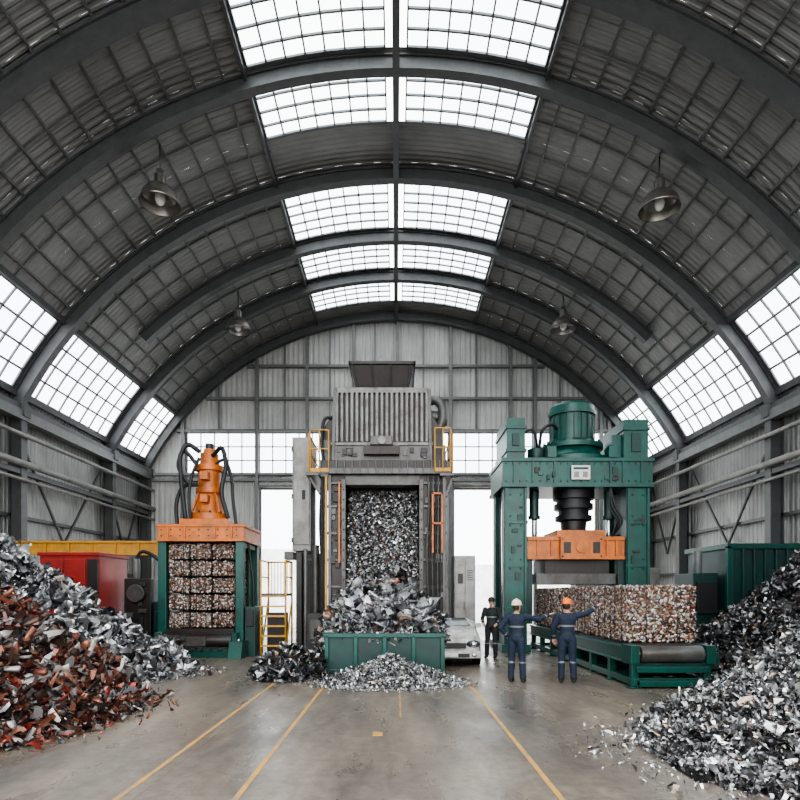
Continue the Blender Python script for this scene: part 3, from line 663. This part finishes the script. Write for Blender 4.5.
mb.box(-4.56,-4.25,18.1,19.2,0,1.5,'dgreen'); mb.box(-4.52,-4.3,18.05,18.1,.9,1.4,'black')
mb.tube(spline([(-4.4,18.5,1.5),(-4.4,18.5,2.3),(-4.5,18.5,3.0),(-4.55,18.4,3.5)]),.04,'black',8)
mb.obj('baling_press',.012)

mb=MB()
x0,x1=-4.1,-3.35
for x in(x0,x1):
    mb.tube([(x,18.2,0),(x,18.2,2.9)],.03,'yellow',8); mb.tube([(x,19.3,0),(x,19.3,2.9)],.03,'yellow',8)
    mb.tube([(x,18.2,2.9),(x,19.3,2.9)],.025,'yellow',8); mb.tube([(x,18.2,2.4),(x,19.3,2.4)],.02,'yellow',8)
mb.tube([(x0,19.3,2.9),(x1,19.3,2.9)],.025,'yellow',8)
for i in range(6): mb.box(x0,x1,18.15,18.3,.28+i*.3,.33+i*.3,'yellow')
mb.box(x0,x1,18.25,19.3,1.82,1.9,'mgrey')
for x in(x0,x1): mb.beam((x,18.2,.1),(x,19.3,1.7),.04,.06,'yellow')
for i in range(8): mb.tube([(x0+.1*i,19.3,1.88),(x0+.1*i,19.3,2.9)],.012,'yellow',6)
mb.box(x0+.1,x1-.1,18.6,19.2,0,1.3,'dgrey')
mb.obj('yellow_access_ladder')
mb=MB()
mb.box(-14.9,-8.2,21.9,22.1,3.3,3.36,'yellow'); mb.box(-14.9,-8.2,21.98,22.02,3.36,3.75,'yellow'); mb.box(-14.9,-8.2,21.88,22.12,3.75,3.82,'yellow')
for x in(-14.7,-8.4): mb.box(x-.1,x+.1,21.9,22.1,0,3.35,'yellow'); mb.box(x-.25,x+.25,21.75,22.25,0,.05,'yellow')
for i in range(8): x=-14.5+i*.85; mb.box(x-.02,x+.02,21.9,22.1,3.4,3.75,'yellow')
mb.obj('yellow_gantry_beam')
mb=MB()
mb.box(-11.4,-9.5,19.2,21.2,0.1,3.15,'red'); mb.box(-11.3,-9.6,19.3,21.1,0,.1,'black')
mb.box(-11.46,-9.44,19.14,21.26,3.1,3.22,'red')
mb.box(-9.85,-9.5,19.12,19.2,.3,3.0,'dgrey'); mb.box(-11.3,-10.65,19.15,19.2,.3,3.0,'red'); mb.box(-10.58,-9.92,19.15,19.2,.3,3.0,'red')
mb.box(-10.7,-10.64,19.1,19.15,1.5,1.8,'black')
mb.obj('red_equipment_cabinet',.02)
mb=MB()
mb.box(-9.3,-7.6,20.2,21.6,0,.3,'dgrey'); mb.box(-9.2,-8.3,20.3,21.5,.3,2.4,'dgrey'); mb.box(-8.3,-7.7,20.5,21.4,.3,1.6,'dgreen')
mb.greeble(-9.15,-8.35,.4,2.3,20.3,14,['mgrey','black','dgreen'],.08,.3); mb.greeble(-8.25,-7.75,.4,1.5,20.5,8,['mgrey','black','green'],.06,.2)
mb.tube([(-8.75,20.1,1.9),(-8.75,20.6,1.9)],.3,'mgrey',20); mb.tube([(-8.0,20.9,1.6),(-8.0,20.9,2.8)],.2,'dgreen',16); mb.tube([(-9.0,20.8,2.4),(-9.0,20.8,3.1)],.12,'steel2',12)
mb.tube(spline([(-9.0,20.8,3.1),(-8.8,20.8,3.35),(-8.4,20.8,3.2),(-8.0,20.9,2.8)]),.06,'black',8)
mb.obj('hydraulic_pump_unit',.02)

# ------------------------------------------------------------------ right press
mb=MB(); G0,G1=19.4,21.6; PX=6.0; PY=20.5
for x0,x1 in((3.5,4.24),(7.45,8.2)):
    for y0,y1 in((G0,G0+.5),(G1-.5,G1)): mb.box(x0,x1,y0,y1,.25,5.4,'green')
    mb.box(x0+.1,x1-.1,G0+.5,G1-.5,.25,1.0,'green'); mb.box(x0+.15,x1-.15,G0+.5,G1-.5,3.9,5.4,'dgreen')
    mb.box(x0-.1,x1+.1,G0-.1,G1+.1,0,.25,'green')
    for z in(1.4,2.8,4.2): mb.box(x0-.02,x1+.02,G0-.04,G0+.0,z-.05,z+.05,'green')
    mb.box(x0+.02,x0+.1,G0-.08,G0,.3,5.3,'green'); mb.box(x1-.1,x1-.02,G0-.08,G0,.3,5.3,'green')
    mb.bolts((x0+.2,x1-.2),(.5,1.3,1.6,2.7,3.0,4.1,4.4,5.1),G0,'dgreen',.035)
mb.greeble(3.65,4.1,1.6,4.8,G0,6,['dgreen','dgrey'],.08,.22,.06); mb.greeble(7.6,8.05,2.0,4.8,G0,6,['dgreen','dgrey'],.08,.22,.06)
mb.box(3.42,8.26,G0-.1,G1+.1,5.4,6.2,'green'); mb.box(3.38,8.3,G0-.16,G1+.16,5.32,5.44,'green'); mb.box(3.38,8.3,G0-.16,G1+.16,6.14,6.26,'green')
for x in(3.8,4.4,5.1,6.9,7.3,7.9): mb.box(x-.03,x+.03,G0-.15,G0-.1,5.44,6.14,'green')
mb.greeble(4.45,5.4,5.5,6.0,G0-.1,6,['dgreen','dgrey','green'],.08,.2,.08); mb.greeble(6.5,7.2,5.5,6.0,G0-.1,6,['dgreen','dgrey','green'],.08,.2,.08)
mb.bolts([3.54+.22*i for i in range(22)],(5.52,6.08),G0-.1,'dgreen',.028)
mb.box(3.6,4.2,G0+.1,G1-.1,6.26,7.6,'green'); mb.box(3.56,4.24,G0+.05,G1-.05,7.25,7.35,'green'); mb.box(3.56,4.24,G0+.05,G1-.05,6.5,6.6,'green')
mb.box(7.4,8.2,G0+.1,G1-.1,6.26,7.55,'green'); mb.box(7.1,7.4,G0+.3,G1-.3,6.26,7.1,'green'); mb.box(7.36,8.24,G0+.05,G1-.05,7.2,7.3,'green')
mb.box(3.78,4.0,G0+.05,G0+.1,6.7,7.1,'dgreen'); mb.box(7.65,7.95,G0+.05,G0+.1,6.5,7.1,'dgreen')
mb.lathe(PX,PY,[(6.26,1.25),(6.40,1.25),(6.40,1.1),(6.5,1.0),(6.75,.86),(6.75,1.02),(6.9,1.02),(6.9,.76),(7.05,.72),(7.9,.72),(7.9,.8),(8.02,.8),(8.02,.74),(8.2,.74),(8.28,.66),(8.3,.5),(8.3,0)],'green',40)
for j in range(18):
    t=j*pi/9; mb.tube([(PX+.94*math.cos(t),PY+.94*math.sin(t),6.9),(PX+.94*math.cos(t),PY+.94*math.sin(t),7.0)],.045,'dgrey',6)
    mb.beam((PX+.74*math.cos(t),PY+.74*math.sin(t),7.05),(PX+.74*math.cos(t),PY+.74*math.sin(t),7.9),.03,.03,'dgreen')
for x in(5.0,6.96): mb.box(x-.14,x+.14,PY-1.3,PY-.9,6.26,6.62,'green')
mb.lathe(4.75,PY-.2,[(6.26,.3),(6.75,.3),(6.8,.2),(6.8,0)],'dgreen',20)
mb.box(5.62,6.22,G0-.2,G0-.16,5.55,6.0,'white'); mb.box(5.68,6.16,G0-.21,G0-.2,5.87,5.94,'dgreen')
for x in(5.78,6.06): mb.box(x-.08,x+.08,G0-.21,G0-.2,5.62,5.80,'lgrey')
mb.lathe(PX,PY-.2,[(5.4,.68),(5.05,.68),(5.05,.56),(4.9,.56),(4.9,.64),(4.72,.64),(4.72,.5),(4.5,.5),(4.5,.6),(4.35,.6),(4.3,.42),(3.95,.38),(3.95,.62),(3.75,.62)],'black',32)
mb.lathe(PX,PY-.2,[(4.31,.43),(3.97,.40)],'dgrey',24)
for x in(4.65,7.15):
    mb.lathe(x,PY-.3,[(5.4,.16),(4.5,.16),(4.5,.2),(4.4,.2),(4.4,0)],'dgreen',16); mb.tube([(x,PY-.3,4.4),(x,PY-.3,3.7)],.08,'chrome',12)
mb.box(4.26,7.43,G0+.1,G1-.3,3.05,3.72,'orange'); mb.box(4.26,7.43,G0+.04,G0+.1,3.0,3.12,'orange'); mb.box(4.26,7.43,G0+.04,G0+.1,3.62,3.75,'orange')
mb.box(5.3,6.66,G0-.1,G0+.1,3.0,3.75,'orange'); mb.box(5.2,6.76,G0,G1-.5,3.72,3.95,'orange')
for x in(4.6,5.05,6.85,7.15): mb.box(x-.03,x+.03,G0+.03,G0+.1,3.1,3.65,'orange')
mb.tube([(5.98,G0-.14,3.4),(5.98,G0-.1,3.4)],.2,'orange',20); mb.box(5.4,5.62,G0-.13,G0-.1,3.2,3.55,'dgrey'); mb.box(6.34,6.56,G0-.13,G0-.1,3.2,3.55,'dgrey')
mb.bolts((5.36,6.6),(3.1,3.65),G0-.1,'dgrey',.03)
mb.box(4.9,7.0,G0+.3,G1-.5,2.55,3.05,'dgrey'); mb.box(4.6,7.2,G0+.25,G1-.4,2.2,2.55,'mgrey')
for x in(4.36,7.35): mb.box(x-.1,x+.1,G0+.2,G0+.5,.9,3.05,'dgreen')
for i in range(3):
    mb.tube(spline([(6.9,G0-.1,5.3),(6.8+.1*i,G0-.25,4.7),(7.05+.08*i,G0-.25,4.2),(7.0,G0,3.75)]),.035,'black',8)
    mb.tube(spline([(3.46,G0+.1,5.3),(3.40-.03*i,G0-.05,4.2),(3.42-.03*i,G0-.05,2.2),(3.46,G0+.1,.6)]),.03,'black' if i else 'chrome',8)
mb.tube(spline([(4.8,PY-.4,6.8),(4.85,PY-.6,7.3),(5.15,PY-.6,7.5),(5.4,PY-.4,7.4)]),.05,'black',8)
mb.tube(spline([(4.2,G0+.5,7.2),(4.5,G0+.4,7.3),(4.65,G0+.5,7.0),(4.75,G0+.8,6.8)]),.04,'black',8)
mb.box(6.4,7.4,G0+.1,G1,.1,1.6,'dgreen'); mb.box(6.4,7.42,G0+.0,G1,1.6,1.72,'green')
mb.obj('hydraulic_press',.015)

# conveyor
mb=MB(); a,b_=11.85,21.0; X0,X1=4.76,6.2
for x in(X0,X1):
    mb.box(x-.05,x+.05,a+.1,b_,.5,.78,'green'); mb.box(x-.1,x+.1,a+.1,b_,.76,.81,'green'); mb.box(x-.1,x+.1,a+.1,b_,.48,.52,'green')
    mb.box(x-.06,x+.06,a,b_,.06,.2,'green')
    y=a+.15
    while y<b_:
        mb.box(x-.07,x+.07,y-.07,y+.07,0,.5,'green'); mb.box(x-.12,x+.12,y-.12,y+.12,0,.03,'green')
        y+=1.25
y=a+.15
while y<b_:
    mb.box(X0,X1,y-.05,y+.05,.08,.2,'green'); mb.box(X0,X1,y-.04,y+.04,.42,.5,'dgreen'); y+=1.25
y=a+.4
while y<b_-.1: mb.tube([(X0,y,.72),(X1,y,.72)],.06,'dgrey',10); y+=.3
mb.box(X0+.1,X1-.1,a+.12,b_,.80,.85,'black')
mb.tube([(X0+.1,a+.14,.68),(X1-.1,a+.14,.68)],.17,'mgrey',28); mb.tube([(X0-.1,a+.14,.68),(X1+.1,a+.14,.68)],.05,'chrome',12)
mb.box(X0-.12,X0+.06,a,a+.5,.5,.86,'green'); mb.box(X1-.06,X1+.12,a,a+.5,.5,.86,'green')
mb.box(X0,X1,a,a+.1,.32,.44,'green'); mb.box(X0,X1,a,a+.1,.04,.16,'green')
mb.box(X1+.1,X1+.35,a+.3,a+.8,.35,.7,'dgreen'); mb.tube([(X1+.25,a+.55,0),(X1+.25,a+.55,.35)],.05,'dgreen',8)
mb.obj('bale_conveyor',.01)

mb=MB()
mb.box(11.2,14.8,20.2,23.0,0.12,3.5,'dgreen'); mb.box(11.1,14.9,20.1,23.1,3.4,3.58,'green'); mb.box(11.1,14.9,20.1,23.1,0,.15,'dgrey')
for i in range(10): x=11.3+i*.37; mb.box(x-.05,x+.05,20.1,20.2,.15,3.4,'dgreen')
mb.box(11.1,11.25,20.1,20.25,.1,3.5,'green'); mb.box(10.2,11.05,20.6,22.0,0,2.6,'dgreen'); mb.box(10.3,11.0,20.5,20.6,1.2,2.3,'black')
mb.tube([(10.65,21.2,2.6),(10.65,21.2,3.4)],.15,'steel2',14)
mb.obj('green_waste_container',.015)
mb=MB(); mb.box(9.0,13.2,30,31,0,3.2,'lgrey')
for i in range(5): mb.box(9.1+i*.82,9.85+i*.82,29.95,30,.2,3.05,'lgrey')
mb.obj('storage_lockers',.02)

# ------------------------------------------------------------------ people
def human(name,loc,rot,arms,helmet,cloth='navy',legs=None,headrot=0.0,scale=1.0):
    body=MB()
    body.rings([(0,0,.86,.12,.09),(0,0,.92,.165,.125),(0,0,1.0,.165,.12),(0,0,1.08,.15,.11),(0,0,1.16,.155,.112),(0,-.005,1.27,.178,.124),(0,-.01,1.36,.188,.122),(0,-.01,1.43,.168,.10),(0,-.005,1.475,.10,.07),(0,0,1.51,.055,.055)],'navy',24)
    legs=legs or {-1:[(-.095,0,.92),(-.11,.01,.5),(-.12,-.01,.09)],1:[(.095,0,.92),(.115,.03,.5),(.14,.01,.09)]}
    for sg in(-1,1):
        hp,kn,an=[Vector(p) for p in legs[sg]]
        body.tube([hp,hp.lerp(kn,.3),hp.lerp(kn,.75),kn,kn.lerp(an,.3),kn.lerp(an,.8),an],[.1,.098,.08,.074,.075,.067,.07],'navy',16)
        body.ball(hp,.1,'navy')
        sh,el,wr=[Vector(p) for p in arms[sg]]
        body.tube([sh,sh.lerp(el,.3),sh.lerp(el,.8),el,el.lerp(wr,.3),el.lerp(wr,.85),wr],[.072,.07,.06,.057,.056,.047,.044],'navy',14)
        body.ball(sh,.077,'navy'); body.ball(el,.057,'navy')
        body.tube([an+Vector((0,-.05,-.035)),an+Vector((0,.05,-.04)),an+Vector((0,.14,-.05)),an+Vector((0,.2,-.055))],[.045,.048,.042,.026],'navy',12)
        body.tube([an+Vector((0,0,.05)),an+Vector((0,0,-.05))],[.056,.05],'navy',12)
    tmp=body.obj('tmp_body')
    md=tmp.modifiers.new('r','REMESH'); md.mode='VOXEL'; md.voxel_size=.013; md.use_smooth_shade=True
    sm=tmp.modifiers.new('s','SMOOTH'); sm.factor=.6; sm.iterations=4
    dg=bpy.context.evaluated_depsgraph_get(); ev=tmp.evaluated_get(dg); me=ev.to_mesh()
    V=[tuple(v.co) for v in me.vertices]; FS=[tuple(p.vertices) for p in me.polygons]
    cen=[p.center.copy() for p in me.polygons]
    ev.to_mesh_clear(); bpy.data.objects.remove(tmp,do_unlink=True)
    out=MB(); out.v=list(V)
    armseg=[(Vector(arms[s][1]),Vector(arms[s][2])) for s in(-1,1)]
    for f,c in zip(FS,cen):
        k=cloth
        if c.z<.12: k='boot'
        elif .42<c.z<.455 or (1.19<c.z<1.225 and abs(c.x)<.19) : k='refl'
        elif c.z>1.485 and abs(c.x)<.07: k='skin'
        elif 1.035<c.z<1.065 and abs(c.x)<.2: k='boot'
        for e,w in armseg:
            d=w-e; t=(c-e).dot(d)/d.length_squared
            if .6<t<.72 and (c-e-d*t).length<.07: k='refl'
        out.f.append(f); out.m.append(out.mi(k)); out.s.append(True)
    for sg in(-1,1):
        sh,el,wr=[Vector(p) for p in arms[sg]]; d=(wr-el).normalized()
        side=d.cross(Vector((0,0,1)) if abs(d.z)<.8 else Vector((0,1,0))).normalized(); nrm=side.cross(d).normalized()
        point=arms.get('point')==sg
        R4=Matrix((side,nrm,d)).transposed().to_4x4(); R4.translation=wr
        out.rings([(0,0,-.02,.026,.022),(0,0,.02,.032,.018),(0,0,.06,.042,.016),(0,0,.095,.040,.014)],'skin',12,True,R4)
        for i,(off,ln) in enumerate(((-.030,.068),(-.010,.08),(.010,.075),(.029,.058))):
            curl=.12 if (point) else .6
            if point and i>0: curl=.5
            p=[Vector((off,0,.085))]; a=0
            for q in(.45,.3,.25):
                a-=curl*.9; p.append(p[-1]+Vector((0,math.sin(a)*ln*q,math.cos(a)*ln*q)))
            out.tube([R4@x_ for x_ in p],[.0095,.009,.008,.006],'skin',8)
        p=[Vector((-.03,0,.02)),Vector((-.052,-.008,.05)),Vector((-.056,-.016,.075)),Vector((-.052,-.022,.095))]
        out.tube([R4@x_ for x_ in p],[.013,.011,.0095,.007],'skin',8)
    H=Matrix.Translation((0,.01,1.535))@Matrix.Rotation(headrot,4,'Z')
    out.rings([(0,0,-.06,.052,.054),(0,.0,.0,.052,.058)],'skin',16,True,H)
    out.rings([(0,.05,-.012,.02,.022),(0,.04,.0,.042,.045),(0,.025,.03,.058,.068),(0,.01,.07,.07,.086),(0,.0,.11,.076,.097),(0,-.004,.15,.076,.098),(0,-.004,.19,.062,.082),(0,-.004,.215,.035,.05)],'skin',24,True,H)
    out.add([H@Vector(p) for p in[(-.014,.092,.075),(.014,.092,.075),(0,.12,.082),(0,.095,.125)]],[(0,1,2),(0,2,3),(2,1,3)],'skin',True)
    for sg in(-1,1):
        out.ball((sg*.03,.084,.115),(.013,.01,.009),'white',10,H); out.ball((sg*.03,.092,.115),(.006,.004,.006),'black',8,H)
        out.ball((sg*.03,.09,.132),(.018,.006,.004),'hair',8,H); out.ball((sg*.078,-.002,.1),(.009,.018,.03),'skin',10,H)
    out.ball((0,.088,.047),(.024,.008,.006),'lip',10,H)
    out.rings([(0,-.03,.03,.055,.05),(0,-.022,.06,.07,.078),(0,-.014,.1,.079,.092),(0,-.012,.15,.08,.096)],'hair',20,True,H)
    out.rings([(0,.0,.138,.102,.126),(0,.0,.145,.104,.128),(0,0,.185,.10,.122),(0,-.002,.225,.082,.10),(0,-.004,.25,.053,.068),(0,-.004,.262,.015,.02)],helmet,28,True,H)
    out.rings([(0,.01,.134,.116,.146),(0,.015,.141,.116,.149)],helmet,28,True,H)
    out.rings([(0,.11,.13,.07,.06),(0,.105,.14,.07,.06)],helmet,20,True,H)
    out.tube([H@Vector(p) for p in[(0,.11,.17),(0,.08,.235),(0,.0,.27),(0,-.08,.24),(0,-.115,.17)]],.012,helmet,8)
    ob=out.obj(name); ob.location=loc; ob.rotation_euler=(0,0,rot); ob.scale=(scale,)*3
    return ob
human('worker',(2.56,12.75,0),-.45,{1:[(.19,0,1.42),(.42,.20,1.36),(.62,.38,1.46)],-1:[(-.19,0,1.42),(-.34,-.05,1.17),(-.21,.08,.98)],'point':1},'hwhite',headrot=-.3,scale=.985)
human('worker',(3.62,12.7,0),-.2,{1:[(.19,0,1.42),(.41,.08,1.47),(.62,.18,1.62)],-1:[(-.19,0,1.42),(-.29,.02,1.15),(-.25,.12,.93)],'point':1},'horange',headrot=-.5)
human('worker',(2.80,17.6,0),2.7,{1:[(.19,0,1.42),(.28,.0,1.15),(.2,.16,1.03)],-1:[(-.19,0,1.42),(-.28,.0,1.15),(-.2,.16,1.03)]},'boot','darkcl',headrot=.2)

# ------------------------------------------------------------------ world, camera
w=bpy.data.worlds.new('overcast_sky'); scene.world=w; w.use_nodes=True; nt=w.node_tree; bg=nt.nodes['Background']
tc=nt.nodes.new('ShaderNodeTexCoord'); n=nt.nodes.new('ShaderNodeTexNoise'); n.inputs['Scale'].default_value=2.2; n.inputs['Detail'].default_value=5
nt.links.new(tc.outputs['Generated'],n.inputs['Vector'])
r=nt.nodes.new('ShaderNodeValToRGB'); r.color_ramp.elements[0].position=.35; r.color_ramp.elements[0].color=(.80,.87,.92,1); r.color_ramp.elements[1].position=.65; r.color_ramp.elements[1].color=(1,.975,.94,1)
nt.links.new(n.outputs['Fac'],r.inputs['Fac']); nt.links.new(r.outputs['Color'],bg.inputs['Color'])
bg.inputs['Strength'].default_value=5.0
cam=bpy.data.cameras.new('camera'); co=bpy.data.objects.new('camera',cam); scene.collection.objects.link(co)
co.location=(0,0,1.88); co.rotation_euler=(pi/2,0,0); cam.lens=27; cam.sensor_width=36; cam.shift_y=.2425; cam.shift_x=.005; cam.clip_end=500
scene.camera=co
